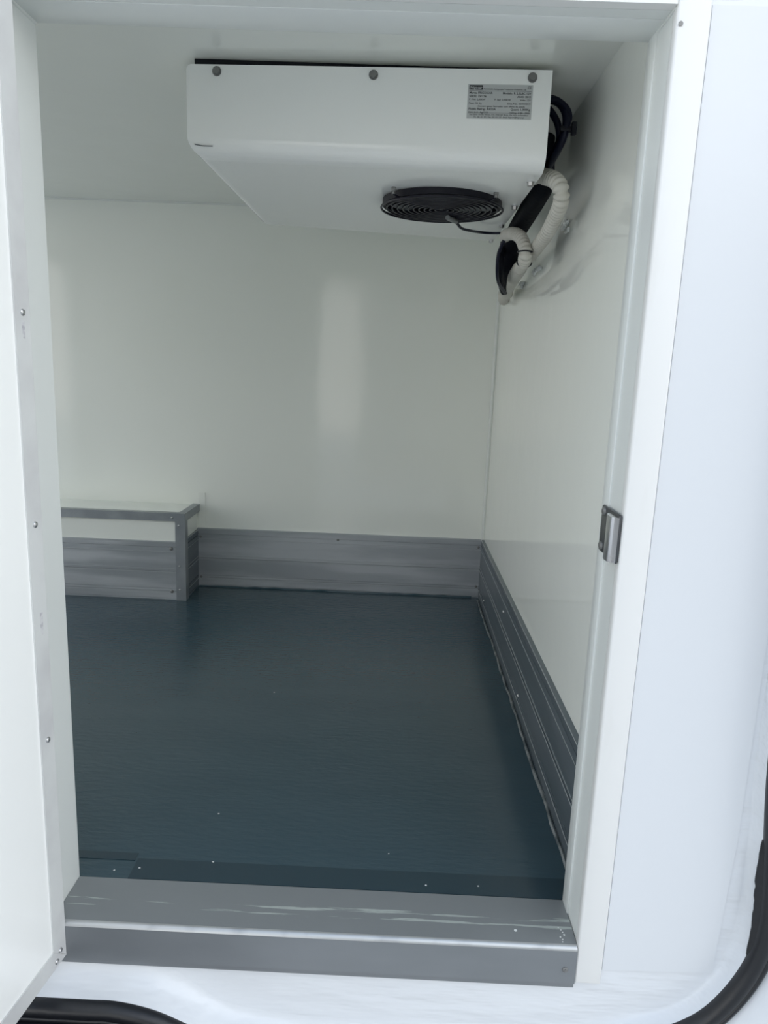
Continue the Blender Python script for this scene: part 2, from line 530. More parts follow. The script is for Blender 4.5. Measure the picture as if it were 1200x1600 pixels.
# ------------------------------------------------------------------ wheel arch box
XW, YW, ZW = -0.840, 1.907, 0.396
wbx = empty('wheel_arch_box', (-1.3, 2.02, 0))
tag(wbx, 'white wheel arch box with grey metal corner angles against the back wall', 'box')
XE = -2.0
at_parent(boxo('body', M_wall, None, XE, XW, YW, YB, 0.0, ZW, 0.002, 1), wbx)
SH = 0.270
plank_run(wbx, (XE, YW), (XW, YW), (0, -1), SH, 0.006, M_alu, M_ridge)
plank_run(wbx, (XW, YW), (XW, YB), (1, 0), HB - 0.006, 0.006, M_alu_shade, M_ridge)
def angle(name, boxes):
    bm = bmesh.new()
    for b in boxes:
        bx(bm, *b)
    at_parent(link(name, bm, M_angle, None), wbx)
e = 0.010
w = 0.032
angle('corner_angle', [(XW - w, XW + 0.002 + e, YW - 0.002 - e, YW - 0.0, 0.0, ZW - w), (XW, XW + 0.002 + e, YW - 0.0, YW + w * 0.9, 0.0, ZW - w)])
angle('front_edge_angle', [(XE, XW + 0.002 + e, YW - 0.002 - e, YW, ZW - w, ZW + 0.004), (XE, XW + 0.004, YW, YW + 0.02, ZW, ZW + 0.004)])
angle('side_edge_angle', [(XW, XW + 0.002 + e, YW, YB - 0.001, ZW - w, ZW + 0.004), (XW - 0.02, XW, YW + 0.02, YB - 0.001, ZW, ZW + 0.004)])
for x, z in ((-0.893, 0.238), (-0.893, 0.040)):
    bm = bmesh.new()
    cyl(bm, (x, YW - 0.007, z), (0, -1, 0), 0.008, 0.0015, 12, dome=0.003)
    cyl(bm, (x, YW - 0.0112, z), (0, -1, 0), 0.003, 0.001, 8)
    at_parent(link('screw', bm, M_bolt, None, smooth=40), wbx)
for x, z in ((-0.856, 0.345), (-0.856, 0.16), (-0.856, 0.05), (-0.885, 0.380)):
    bm = bmesh.new()
    cyl(bm, (x, YW - 0.012, z), (0, -1, 0), 0.0045, 0.001, 10, dome=0.0015)
    at_parent(link('rivet', bm, M_steel, None, smooth=40), wbx)
o = boxo('cover_plate', M_wall, None, XW + 0.006, -0.800, YB - 0.003, YB, HB, 0.455, 0.001, 1)
tag(o, 'thin white cover plate on the back wall beside the wheel arch box', 'plate')

# ------------------------------------------------------------------ exterior skin, rim and rubber seal round the body aperture
YS = 0.012
Bc = [(-0.95, -0.090), (-0.60, -0.090), (-0.45, -0.090), (-0.36, -0.090), (-0.30, -0.104), (-0.25, -0.142), (-0.20, -0.172), (-0.10, -0.190),
      (0.06, -0.197), (0.30, -0.190), (0.50, -0.168), (0.59, -0.150), (0.662, -0.126), (0.713, -0.082), (0.752, -0.010),
      (0.768, 0.10), (0.765, 0.25), (0.758, 0.42), (0.752, 0.80), (0.744, 1.30), (0.735, 1.75)]
Sc = [(-0.95, -0.121), (-0.60, -0.121), (-0.45, -0.121), (-0.39, -0.122), (-0.322, -0.137), (-0.26, -0.165), (-0.20, -0.196), (-0.10, -0.222),
      (0.06, -0.236), (0.30, -0.230), (0.50, -0.196), (0.60, -0.164), (0.671, -0.136), (0.725, -0.090), (0.771, -0.008),
      (0.789, 0.082), (0.780, 0.227), (0.762, 0.42), (0.746, 0.80), (0.738, 1.30), (0.730, 1.75)]
YSEAL = -0.052
def yseal(x):            # the seal lies deeper towards the right
    return -0.052 + 0.032 * max(0.0, min(1.0, (x + 0.1) / 0.6))
Bs = [Vector((p.x, 0, p.y)) for p in catmull([(a, b, 0) for a, b in Bc], 0.02)]
# same sampling on both curves
def sample(pts, per=6):
    P = [Vector((a, b, 0)) for a, b in pts]
    P = [P[0] * 2 - P[1]] + P + [P[-1] * 2 - P[-2]]
    out = []
    for i in range(1, len(P) - 2):
        a, b, c, d = P[i - 1:i + 3]
        for k in range(per):
            t = k / per
            q = 0.5 * ((2 * b) + (c - a) * t + (2 * a - 5 * b + 4 * c - d) * t * t + (3 * b - a - 3 * c + d) * t ** 3)
            out.append((q.x, q.y))
    out.append(pts[-1])
    return out
B2, S2 = sample(Bc), sample(Sc)
# flat skin
bm = bmesh.new()
inner = []
lo = [bm.verts.new((x, YS, z)) for x, z in B2]
for x, z in B2:
    inner.append(bm.verts.new((x, YS, -0.06) if x < 0.50 else (0.50 + 0.01 * min(1, max(0, (z + 0.15) / 0.1)), YS, max(-0.06, z * 1.0))))
for i in range(len(lo) - 1):
    bm.faces.new((lo[i], lo[i + 1], inner[i + 1], inner[i]))
bmesh.ops.remove_doubles(bm, verts=bm.verts[:], dist=0.0004)
g = bmesh.ops.extrude_face_region(bm, geom=bm.faces[:])
for v_ in g['geom']:
    if isinstance(v_, bmesh.types.BMVert):
        v_.co.y += 0.006
skin = link('wall_exterior', bm, M_brush, None)
struct(skin, 'brush painted white van body around the door frame', 'wall')
# concave painted rim between skin and seal
bm = bmesh.new()
rows = []
for (bxx, bz), (sxx, sz) in zip(B2, S2):
    row = []
    B = Vector((bxx, YS, bz)); E_ = Vector((sxx, yseal(sxx) + 0.004, sz - 0.001))
    Cc = Vector((sxx * 0.75 + bxx * 0.25, YS, sz * 0.75 + bz * 0.25))
    for k in range(9):
        t = k / 8
        row.append(bm.verts.new(B * (1 - t) ** 2 + Cc * 2 * t * (1 - t) + E_ * t * t))
    rows.append(row)
for i in range(len(rows) - 1):
    for k in range(8):
        bm.faces.new((rows[i][k], rows[i][k + 1], rows[i + 1][k + 1], rows[i + 1][k]))
g = bmesh.ops.extrude_face_region(bm, geom=bm.faces[:])
for v_ in g['geom']:
    if isinstance(v_, bmesh.types.BMVert):
        v_.co.z -= 0.004
        v_.co.x += 0.003 if v_.co.x > 0.6 else 0
o = link('rim', bm, M_brush, skin, smooth=60)
bm = bmesh.new()
cyl(bm, (-0.342, YS - 0.0005, -0.085), (0, -1, 0), 0.006, 0.002, 9, dome=0.002)
link('screw', bm, M_bolt, skin, smooth=40)
# glossy panel beside the frame, slightly proud of the brushed paint
bm = bmesh.new()
vs = [(0.526, -0.052), (0.735, -0.046), (0.746, 0.25), (0.744, 0.62), (0.730, 1.20), (0.716, 1.604), (0.526, 1.604)]
f = bm.faces.new([bm.verts.new((x, YS - 0.0035, z)) for x, z in vs])
g = bmesh.ops.extrude_face_region(bm, geom=[f])
for v_ in g['geom']:
    if isinstance(v_, bmesh.types.BMVert):
        v_.co.y += 0.0035
o = link('side_panel', bm, M_body, skin)

sc = []
for i, (x, z) in enumerate(S2):
    a = S2[max(0, i - 1)]; b = S2[min(len(S2) - 1, i + 1)]
    tx, tz = b[0] - a[0], b[1] - a[1]
    l = math.hypot(tx, tz)
    nx, nz = tz / l, -tx / l       # outward (down / right)
    sc.append(Vector((x + nx * 0.018, yseal(x), z + nz * 0.018)))
bm = bmesh.new()
tube(bm, sc, 0.0185, 12)
seal = link('rubber_door_seal', bm, M_rubber, None, smooth=60)
tag(seal, 'black rubber seal curving around the body aperture below and right of the door', 'seal')
bm = bmesh.new()
tube(bm, [p + Vector((0, -0.012, 0)) + (p - Vector((x, p.y, z))).normalized() * 0.012 for p, (x, z) in zip(sc, S2)], 0.006, 8)
link('sealing_lip', bm, M_rubber, seal, smooth=60)
# step well below the aperture
bm = bmesh.new()
prof = [(-0.045, -0.160), (-0.062, -0.160), (-0.10, -0.166), (-0.30, -0.172), (-0.315, -0.185), (-0.318, -0.32), (-0.045, -0.32)]
n = len(prof)
ra = [bm.verts.new((-0.95, y, z)) for y, z in prof]
rb = [bm.verts.new((-0.33, y, z)) for y, z in prof]
rc = [bm.verts.new((-0.18, y, z - 0.09)) for y, z in prof]
for r0, r1 in ((ra, rb), (rb, rc)):
    for i in range(n):
        j = (i + 1) % n
        bm.faces.new((r0[i], r0[j], r1[j], r1[i]))
bm.faces.new(ra[::-1]); bm.faces.new(rc)
o = link('step_tread', bm, M_black, None, smooth=40)
tag(o, 'black plastic step tread below the rubber seal under the open door', 'step')
# outer body sheet beyond the seal, right
bm = bmesh.new()
outer = sc[len(sc) - 6 * 12:]
rows = []
for i, p in enumerate(outer):
    j = len(sc) - 6 * 12 + i
    nx, nz = (p.x - S2[j][0]) / 0.018, (p.z - S2[j][1]) / 0.018
    row = []
    for d, y in ((0.016, (-0.020) + 0.02), (0.022, (-0.020) - 0.004), (0.034, (-0.020) - 0.022), (0.10, (-0.020) - 0.03), (0.30, (-0.020) - 0.035)):
        row.append(bm.verts.new((p.x + nx * d, y, p.z + nz * d)))
    rows.append(row)
for i in range(len(rows) - 1):
    for k in range(4):
        bm.faces.new((rows[i][k], rows[i][k + 1], rows[i + 1][k + 1], rows[i + 1][k]))
g = bmesh.ops.extrude_face_region(bm, geom=bm.faces[:])
for v_ in g['geom']:
    if isinstance(v_, bmesh.types.BMVert):
        v_.co.y += 0.004
o = link('outer_body_sheet', bm, M_body, skin, smooth=50)

# torn black gap beside the seal, bottom right: bare rubber edge where the paint has pulled away
random.seed(11)
bm = bmesh.new()
a_ = []; b_ = []
for i in range(26):
    t = i / 25
    z = 0.02 + 0.24 * t
    x0 = next(a[0] + (b[0] - a[0]) * (z - a[1]) / (b[1] - a[1]) for a, b in zip(S2, S2[1:]) if a[0] > 0.7 and a[1] <= z <= b[1])
    wd = 0.0095 * math.sin(t * math.pi) ** 0.6 * random.uniform(0.85, 1.1) + 0.0005
    a_.append(bm.verts.new((x0 - wd, (-0.020) + 0.004, z)))
    b_.append(bm.verts.new((x0 + 0.006, (-0.020) - 0.008, z)))
for i in range(25):
    bm.faces.new((a_[i], b_[i], b_[i + 1], a_[i + 1]))
g = bmesh.ops.extrude_face_region(bm, geom=bm.faces[:])
for v_ in g['geom']:
    if isinstance(v_, bmesh.types.BMVert):
        v_.co.y += 0.002
link('torn_edge', bm, M_rubber, seal)

# ------------------------------------------------------------------ open insulated door leaf, left
dr = empty('door_1', (-0.507, -0.002, 0))
struct(dr, 'white insulated side door swung open on the left with riveted edge strips', 'door')
dr.rotation_euler = (0, 0, math.radians(-90 - 6.9))   # local +x runs out from the hinge, local +y faces the opening
ZB, ZT, DW = -0.067, 1.64, 1.02
def leaf(name, m, x0, x1, y0, y1, z0, z1, bev=0.0):
    return boxo(name, m, dr, x0, x1, y0, y1, z0, z1, bev, 2)
leaf('leaf_panel', M_door, 0.002, DW - 0.002, -0.058, -0.0015, ZB + 0.002, ZT - 0.002)
def strip(poly):
    bm = bmesh.new()
    f = bm.faces.new([bm.verts.new((x, -0.0015, z)) for x, z in poly])
    g = bmesh.ops.extrude_face_region(bm, geom=[f])
    for v_ in g['geom']:
        if isinstance(v_, bmesh.types.BMVert):
            v_.co.y += 0.0028
    link('edge_strip', bm, M_strip, dr)
w = 0.037
strip([(0, ZB), (w, ZB + w), (w, ZT - w), (0, ZT)])
strip([(0, ZB - 0.0005), (DW, ZB - 0.0005), (DW - w, ZB + w - 0.0005), (w, ZB + w - 0.0005)])
strip([(DW, ZB), (DW, ZT), (DW - w, ZT - w), (DW - w, ZB + w)])
strip([(0, ZT), (w, ZT - w), (DW - w, ZT - w), (DW, ZT)])
leaf('edge_cap', M_strip, -0.001, 0.001, -0.058, 0.0012, ZB, ZT)
for (x, z) in ((0.018, 1.129), (0.018, 0.786), (0.018, 0.394), (0.018, -0.042), (0.030, -0.056), (0.33, -0.050), (0.66, -0.050)):
    bm = bmesh.new()
    cyl(bm, (x, 0.001, z), (0, 1, 0), 0.0055, 0.0008, 14, dome=0.0028)
    cyl(bm, (x, 0.0042, z), (0, 1, 0), 0.0018, 0.0006, 8)
    link('rivet', bm, M_steel, dr, smooth=40)

M_scuff = mat('violet_grey_scuff', (0.45, 0.44, 0.47), 0.5, mott=(0.64, 0.64, 0.645), mscale=90, mrange=(0.42, 0.56))
for (x0, x1, z0, z1) in ((0.014, 0.022, 1.088, 1.117), (0.012, 0.020, 0.590, 0.632)):
    bm = bmesh.new()
    vs = [bm.verts.new((x, 0.00135, z)) for x, z in ((x0 + 0.001, z0), (x1 - 0.002, z0 + 0.002), (x1, (z0 + z1) / 2), (x1 - 0.001, z1), (x0, z1 - 0.002))]
    f = bm.faces.new(vs)
    g = bmesh.ops.extrude_face_region(bm, geom=[f])
    for v_ in g['geom']:
        if isinstance(v_, bmesh.types.BMVert):
            v_.co.y += 0.0002
    link('scuff_mark', bm, M_scuff, dr)

# ------------------------------------------------------------------ latch striker on the right jamb
ls = empty('latch_striker', (OX1, 0.06, 0.79))
tag(ls, 'worn chrome latch striker screwed to the right door jamb', 'latch')
at_parent(boxo('base_plate', M_dkst, None, OX1 - 0.007, OX1 - 0.001, 0.003, 0.106, 0.754, 0.838, 0.003, 2), ls)
bm = bmesh.new()
# rounded keeper block, swept in z
prof = []
for k in range(9):
    a = math.pi * k / 8
    prof.append((0.024 + 0.021 * math.cos(a), OX1 - 0.007 - 0.0115 * max(0.0, math.sin(a)) ** 0.5))
prof += [(0.003, OX1 - 0.006), (0.045, OX1 - 0.006)]
prof = prof[:]
ra = [bm.verts.new((x, y, 0.756)) for y, x in prof]
rb = [bm.verts.new((x, y, 0.834)) for y, x in prof]
n = len(prof)
for i in range(n):
    bm.faces.new((ra[i], ra[(i + 1) % n], rb[(i + 1) % n], rb[i]))
bm.faces.new(ra[::-1]); bm.faces.new(rb)
at_parent(link('keeper_block', bm, M_chrome, None, smooth=45), ls)
for z in (0.829, 0.766):
    bm = bmesh.new()
    cyl(bm, (OX1 - 0.006, 0.088, z), (-1, 0, 0), 0.0085, 0.004, 16, r2=0.0075, dome=0.001)
    cyl(bm, (OX1 - 0.0108, 0.088, z), (-1, 0, 0), 0.0035, 0.001, 6)
    at_parent(link('screw', bm, M_bolt, None, smooth=40), ls)

# ------------------------------------------------------------------ cooling unit under the ceiling
cu = empty('cooling_unit', (0.0, 1.0, 1.515))
tag(cu, 'white ceiling mounted cooling unit with a round fan underneath', 'refrigeration unit')
ZU0, ZU1 = 1.513, 1.718
bm = bmesh.new()
FL, FR, BL, BR = (-0.420, 0.598), (0.398, 0.566), (-0.415, 1.40), (0.398, 1.495)
co = {}
for nme, (x, y) in dict(FL=FL, FR=FR, BL=BL, BR=BR).items():
    z0 = ZU0 + (0.014 if nme in ('FL', 'BL') else 0)
    co[nme + '0'] = bm.verts.new((x, y, z0))
    co[nme + '1'] = bm.verts.new((x, y, ZU1))
def face(*n):
    return bm.faces.new([co[k] for k in n])
face('FL0', 'FR0', 'FR1', 'FL1'); face('FR0', 'BR0', 'BR1', 'FR1'); face('BR0', 'BL0', 'BL1', 'BR1')
face('BL0', 'FL0', 'FL1', 'BL1'); face('FL1', 'FR1', 'BR1', 'BL1'); face('FL0', 'BL0', 'BR0', 'FR0')
bm.edges.ensure_lookup_table()
def ed(a, b):
    return [e_ for e_ in co[a].link_edges if e_.other_vert(co[a]) == co[b]][0]
bmesh.ops.bevel(bm, geom=[ed('FL0', 'FR0'), ed('FL0', 'BL0')], offset=0.042, segments=8, affect='EDGES', profile=0.5)
tl_e = [e_ for e_ in bm.edges if all(v_.co.z > ZU1 - 0.001 and v_.co.x < -0.40 for v_ in e_.verts)]
bmesh.ops.bevel(bm, geom=tl_e, offset=0.012, segments=4, affect='EDGES', profile=0.5)
at_parent(link('casing', bm, M_unit, None, smooth=35), cu)
at_parent(boxo('side_panel', M_black, None, 0.3975, 0.401, 0.585, 1.47, ZU0 + 0.035, ZU1 - 0.004), cu)  # black sheet added to darken the gap beside the right wall
# hanging rails between casing and ceiling
at_parent(boxo('mounting_rail', M_black, None, -0.405, 0.392, 0.612, 0.66, ZU1 - 0.002, ZC - 0.0005), cu)
at_parent(boxo('mounting_rail', M_black, None, -0.405, 0.390, 1.30, 1.335, ZU1 - 0.002, ZC - 0.0005), cu)
fdir = (Vector((FR[0], FR[1], 0)) - Vector((FL[0], FL[1], 0))).normalized()
fn = Vector((fdir.y, -fdir.x, 0))
def onfront(x, z, d=0.0):
    t = (x - FL[0]) / fdir.x
    return Vector((FL[0], FL[1], 0)) + fdir * t + Vector((0, 0, z)) + fn * d
for x, z in ((-0.350, 1.704), (0.004, 1.702), (0.355, 1.702)):
    bm = bmesh.new()
    cyl(bm, onfront(x, z), fn, 0.0105, 0.0015, 18)
    cyl(bm, onfront(x, z, 0.0015), fn, 0.0082, 0.006, 6, r2=0.0078)
    at_parent(link('bolt', bm, M_bolt, None, smooth=30), cu)
for x, y in ((0.384, 0.672), (0.387, 0.936), (0.387, 1.201), (0.388, 1.470)):
    bm = bmesh.new()
    cyl(bm, (x, y, ZU0 + 0.001), (0, 0, -1), 0.0095, 0.002, 16)
    cyl(bm, (x, y, ZU0 - 0.001), (0, 0, -1), 0.0075, 0.008, 6)
    at_parent(link('hex_screw', bm, M_steel, None, smooth=30), cu)
# pen mark at the lower left corner
bm = bmesh.new()
tube(bm, [onfront(-0.403 + 0.006 * k, 1.551 - 0.0035 * math.sin(min(1, k / 4) * 1.57), 0.0003) for k in range(8)], 0.0011, 5)
at_parent(link('pen_mark', bm, M_pen, None), cu)

# fan under the casing
FX, FY = 0.186, 0.925
bm = bmesh.new()
# shroud: a ring wall with a back disc
for (r0, r1, z0, z1) in ((0.152, 0.163, 1.5005, 1.516),):
    n = 56
    q = []
    for i in range(n):
        a = 2 * math.pi * i / n
        c_, s_ = math.cos(a), math.sin(a)
        q.append([bm.verts.new((FX + c_ * r, FY + s_ * r, z)) for r, z in ((r1, z1), (r1, z0), (r0, z0), (r0, z1))])
    for i in range(n):
        for k in range(3):
            bm.faces.new((q[i][k], q[i][k + 1], q[(i + 1) % n][k + 1], q[(i + 1) % n][k]))
cyl(bm, (FX, FY, 1.5165), (0, 0, -1), 0.152, 0.003, 48)
shroud = at_parent(link('fan_shroud', bm, M_fan, None, smooth=35), cu)
bm = bmesh.new()
cyl(bm, (FX, FY, 1.513), (0, 0, -1), 0.040, 0.011, 24)
link('fan_hub', bm, M_fan, None, smooth=35).parent = cu
cu.children[-1].matrix_parent_inverse = Matrix.Translation(cu.location).inverted()
for k in range(7):
    bm = bmesh.new()
    a0 = 2 * math.pi * k / 7
    rows = []
    for i in range(5):
        r = 0.044 + 0.100 * i / 4
        sp_ = 0.30 + 0.05 * i
        row = []
        for j in range(4):
            a = a0 + sp_ * (j / 3 - 0.5) * 1.6
            row.append(bm.verts.new((FX + math.cos(a) * r, FY + math.sin(a) * r, 1.508 - 0.005 * (j / 3 - 0.5) * 1.4)))
        rows.append(row)
    for i in range(4):
        for j in range(3):
            bm.faces.new((rows[i][j], rows[i][j + 1], rows[i + 1][j + 1], rows[i + 1][j]))
    g = bmesh.ops.extrude_face_region(bm, geom=bm.faces[:])
    for v_ in g['geom']:
        if isinstance(v_, bmesh.types.BMVert):
            v_.co.z += 0.0015
    at_parent(link('fan_blade', bm, M_blade, None, smooth=40), cu)
ZG = 1.4945
gd = at_parent(empty('fan_guard'), cu)
for k in range(11):
    bm = bmesh.new()
    R = 0.018 + 0.0148 * k
    torus(bm, (FX, FY, ZG), R, 0.0026 if k < 10 else 0.0032, 56, 6)
    o = link('guard_ring', bm, M_wire, None, smooth=60)
    o.parent = gd
for k in range(4):
    a = math.pi / 4 + k * math.pi / 2
    d = Vector((math.cos(a), math.sin(a), 0))
    bm = bmesh.new()
    tube(bm, [Vector((FX, FY, ZG + 0.004)) + d * t for t in (0.0, 0.05, 0.1, 0.15, 0.172)] + [Vector((FX, FY, ZG + 0.008)) + d * 0.184, Vector((FX, FY, 1.513)) + d * 0.187], 0.003, 6)
    link('guard_spoke', bm, M_wire, None, smooth=60).parent = gd
    bm = bmesh.new()
    c = Vector((FX, FY, 0)) + d * 0.186
    bx(bm, c.x - 0.006, c.x + 0.006, c.y - 0.006, c.y + 0.006, ZU0 - 0.006, ZU0 + 0.006, 0.002, 1)
    cyl(bm, (c.x, c.y, ZU0 - 0.006), (0, 0, -1), 0.0048, 0.005, 6)
    link('guard_clip', bm, M_bolt, None, smooth=30).parent = gd

# rating plate
pl = empty('rating_plate', (0, 0, 0))
pl.parent = cu
x0, x1, z0, z1 = 0.215, 0.358, 1.617, 1.687
c0 = onfront((x0 + x1) / 2, (z0 + z1) / 2, 0.0)
plm = Matrix((fdir, Vector((0, 0, 1)), fn)).transposed().to_4x4()   # local x along, y up, z out of the front
plm.translation = c0
pl.matrix_parent_inverse = Matrix.Translation(cu.location).inverted()
pl.matrix_basis = plm
hw, hh = (x1 - x0) / 2, (z1 - z0) / 2
bm = bmesh.new()
bx(bm, -hw, hw, -hh, hh, -0.0002, 0.0008)
link('label_film', bm, M_plate, pl)
for yy in (hh - 0.0135, -hh + 0.0118):
    bm = bmesh.new()
    bx(bm, -hw + 0.003, hw - 0.003, yy - 0.00025, yy + 0.00025, 0.0007, 0.0010)
    link('rule_line', bm, M_ink, pl)
bm = bmesh.new()
bx(bm, -hw + 0.003, -hw + 0.033, hh - 0.0115, hh - 0.002, 0.0007, 0.0010)
link('logo_block', bm, M_ink, pl)
dg = None
def text(s, x, y, size, align='LEFT', m=M_ink, z=0.0009, bold=0.00008, width=None, name='printed_line'):
    cu_ = bpy.data.curves.new('printed_text', 'FONT')
    cu_.body = s
    cu_.size = size
    cu_.align_x = align
    cu_.offset = bold
    cu_.resolution_u = 2
    tmp = bpy.data.objects.new('printed_text', cu_)
    COL.objects.link(tmp)
    bpy.context.view_layer.update()
    me = bpy.data.meshes.new_from_object(tmp.evaluated_get(bpy.context.evaluated_depsgraph_get()))
    bpy.data.objects.remove(tmp)
    me.materials.clear()
    me.materials.append(m)
    if width:
        xs = [v_.co.x for v_ in me.vertices]
        span = max(xs) - min(xs)
        k = width / span
        for v_ in me.vertices:
            v_.co.x *= k
    ob = bpy.data.objects.new(name, me)
    COL.objects.link(ob)
    ob.parent = pl
    ob.location = (x, y, z)
    return ob
lx, rx = -hw + 0.0035, hw - 0.0035
text('Frigocar', lx + 0.0015, hh - 0.0093, 0.0078, m=M_plate, z=0.0011, width=0.026, name='logo_lettering', bold=0.00015)
text('FRIGOCAR, Refrigera\u00e7\u00e3o Transporte e Industrial, Lda', -hw + 0.034, hh - 0.0112, 0.0040, width=0.094)
text('CE', rx, hh - 0.0082, 0.0072, 'RIGHT', name='approval_mark')
rowy = [hh - 0.0195, hh - 0.0263, hh - 0.0325, hh - 0.0402, hh - 0.0460, hh - 0.0522, hh - 0.0588]
text('Marca: FRIGOCAR', lx, rowy[0], 0.0060, width=0.051, bold=0.00015)
text('Modelo: R 2.0LBC 12V', rx, rowy[0], 0.0060, 'RIGHT', width=0.062, bold=0.00015)
text('SERIE: 15/176', lx, rowy[1], 0.0058, width=0.038, bold=0.00015)
text('ANO: 2015', rx, rowy[1], 0.0058, 'RIGHT', width=0.030, bold=0.00015)
text('P. Frio: 2,00KW', lx, rowy[2], 0.0050, width=0.036)
text('P. Std: 2,05KW', -0.012, rowy[2], 0.0050, width=0.036)
text('Volts: 12V', rx, rowy[2], 0.0050, 'RIGHT', width=0.024)
text('Peso: 30 Kg', lx, rowy[3], 0.0050, width=0.028)
text('Data Fab.: 06/04/2015', rx, rowy[3], 0.0050, 'RIGHT', width=0.050)
text('Contem gases fluorados com efeito de estufa', 0.004, rowy[4], 0.0047, 'CENTER', width=0.104)
text('Fluido Refrig.: R422A', lx, rowy[5], 0.0060, width=0.060, bold=0.00015)
text('Quant: 1,300Kg', rx, rowy[5], 0.0060, 'RIGHT', width=0.043, bold=0.00015)
text('PAG: 2,13 - Kg/CO2', lx, rowy[6], 0.0048, width=0.043)
text('Oil/Frig: 3.780 / FREE', rx, rowy[6], 0.0048, 'RIGHT', width=0.046)
text('Rua Santo Ovidio Afonso, 414, 4760-367 Brufe, Vila Nova de Famalicao', 0.0, -hh + 0.0070, 0.0040, 'CENTER', width=0.130)
text('Tlf.: 252 331 391 / Fax: 252 331 157 - Email: frigocar@frigocar.pt', 0.0, -hh + 0.0022, 0.0040, 'CENTER', width=0.112)

# ------------------------------------------------------------------ hoses, pipes and cables beside the unit
RIB = (0.78, 0.93, 1.0, 1.01, 1.0, 0.93, 0.78, 0.74)
def corrugated(bm, pts, r, pitch, n=14):
    fine = catmull(pts, 0.001)
    acc = [0.0]
    for a, b in zip(fine, fine[1:]):
        acc.append(acc[-1] + (b - a).length)
    step = pitch / 8
    path = []
    j = 0
    for i in range(int(acc[-1] / step)):
        d = i * step
        while j < len(acc) - 2 and acc[j + 1] < d:
            j += 1
        t = (d - acc[j]) / max(1e-9, acc[j + 1] - acc[j])
        path.append(fine[j].lerp(fine[j + 1], t))
    tube(bm, path, lambda d: r * RIB[int(round(d / step)) % 8], n)
XH = 0.478
h1 = [(0.401, 0.80, 1.552), (0.418, 0.765, 1.552), (0.430, 0.749, 1.545), (0.437, 0.690, 1.527), (0.445, 0.647, 1.506), (0.451, 0.632, 1.484), (0.456, 0.653, 1.463), (0.459, 0.719, 1.447), (0.459, 0.805, 1.426), (0.457, 0.911, 1.411), (0.456, 1.061, 1.399), (0.456, 1.231, 1.386), (0.460, 1.399, 1.375)]
bm = bmesh.new()
corrugated(bm, h1, 0.0195, 0.0145)
o = link('corrugated_hose', bm, M_hose, None, smooth=28)
tag(o, 'long cream corrugated hose looping along the right wall from unit to corner', 'hose', 'cream hoses beside the unit')
h2 = [(0.404, 1.230, 1.484), (0.402, 1.157, 1.478), (0.406, 1.035, 1.459), (0.413, 0.953, 1.434), (0.420, 0.917, 1.403), (0.423, 0.914, 1.380), (0.428, 0.959, 1.368)]
bm = bmesh.new()
corrugated(bm, h2, 0.0185, 0.0125)
hz = link('corrugated_hose', bm, M_hose, None, smooth=28)
tag(hz, 'short cream corrugated hose bent under the rear corner of the unit', 'hose', 'cream hoses beside the unit')
bm = bmesh.new()
torus(bm, (0, 0, 0), 0.0195, 0.0024, 20, 6)
o = link('tie_band', bm, M_black, hz, smooth=60)
o.location = (0.4215, 0.9155, 1.3915)
bm = bmesh.new()
torus(bm, (0, 0, 0), 0.0195, 0.003, 20, 6)
o = link('end_band', bm, M_black, hz, smooth=60)
o.location = (0.4280, 0.9590, 1.3680)
o.rotation_euler = (0.6, 0, 0)
# end cuff of the long hose
bm = bmesh.new()
tube(bm, catmull([(0.456, 1.207, 1.389), (0.459, 1.351, 1.377), (0.468, 1.567, 1.358), (0.490, 1.72, 1.360)], 0.02), 0.0225, 14)
o = link('hose_sleeve', bm, M_hose, None, smooth=60)
tag(o, 'cream sleeve over the end of the long hose near the corner', 'hose sleeve')
# grey hose stub seen beside the front corner
bm = bmesh.new()
tube(bm, catmull([(0.400, 0.90, 1.66), (0.432, 0.86, 1.655), (0.446, 0.85, 1.635), (0.436, 0.84, 1.612), (0.402, 0.86, 1.600)], 0.004), 0.017, 12)
o = link('pipe_elbow', bm, mat('grey_elbow', (0.36, 0.38, 0.37), 0.45), None, smooth=60)
tag(o, 'grey pipe elbow on the right side of the cooling unit below the cables', 'pipe')
# black insulated pipe bundle
bpts = [(0.434, 0.832, 1.66), (0.432, 0.827, 1.625), (0.438, 0.830, 1.585), (0.445, 0.860, 1.552), (0.445, 0.938, 1.538), (0.443, 1.087, 1.520), (0.437, 1.225, 1.495), (0.432, 1.293, 1.451), (0.432, 1.319, 1.419), (0.434, 1.378, 1.390), (0.440, 1.454, 1.365), (0.452, 1.515, 1.348)]
bm = bmesh.new()
tube(bm, catmull(bpts, 0.015), lambda d: 0.030 if d < 0.62 else max(0.014, 0.030 - (d - 0.62) * 0.075), 14)
o = link('insulated_pipe', bm, M_foam, None, smooth=60)
tag(o, 'thick black foam insulated pipe running under the right edge of the unit', 'pipe', 'black pipes beside the unit')
bm = bmesh.new()
tube(bm, catmull([(0.408, 1.262, 1.478), (0.404, 1.270, 1.455), (0.400, 1.250, 1.419), (0.403, 1.270, 1.383), (0.418, 1.350, 1.353)], 0.012), 0.011, 12)
o = link('insulated_pipe', bm, M_foam, None, smooth=60)
tag(o, 'thinner black insulated pipe hugging the thick one down to the corner', 'pipe', 'black pipes beside the unit')
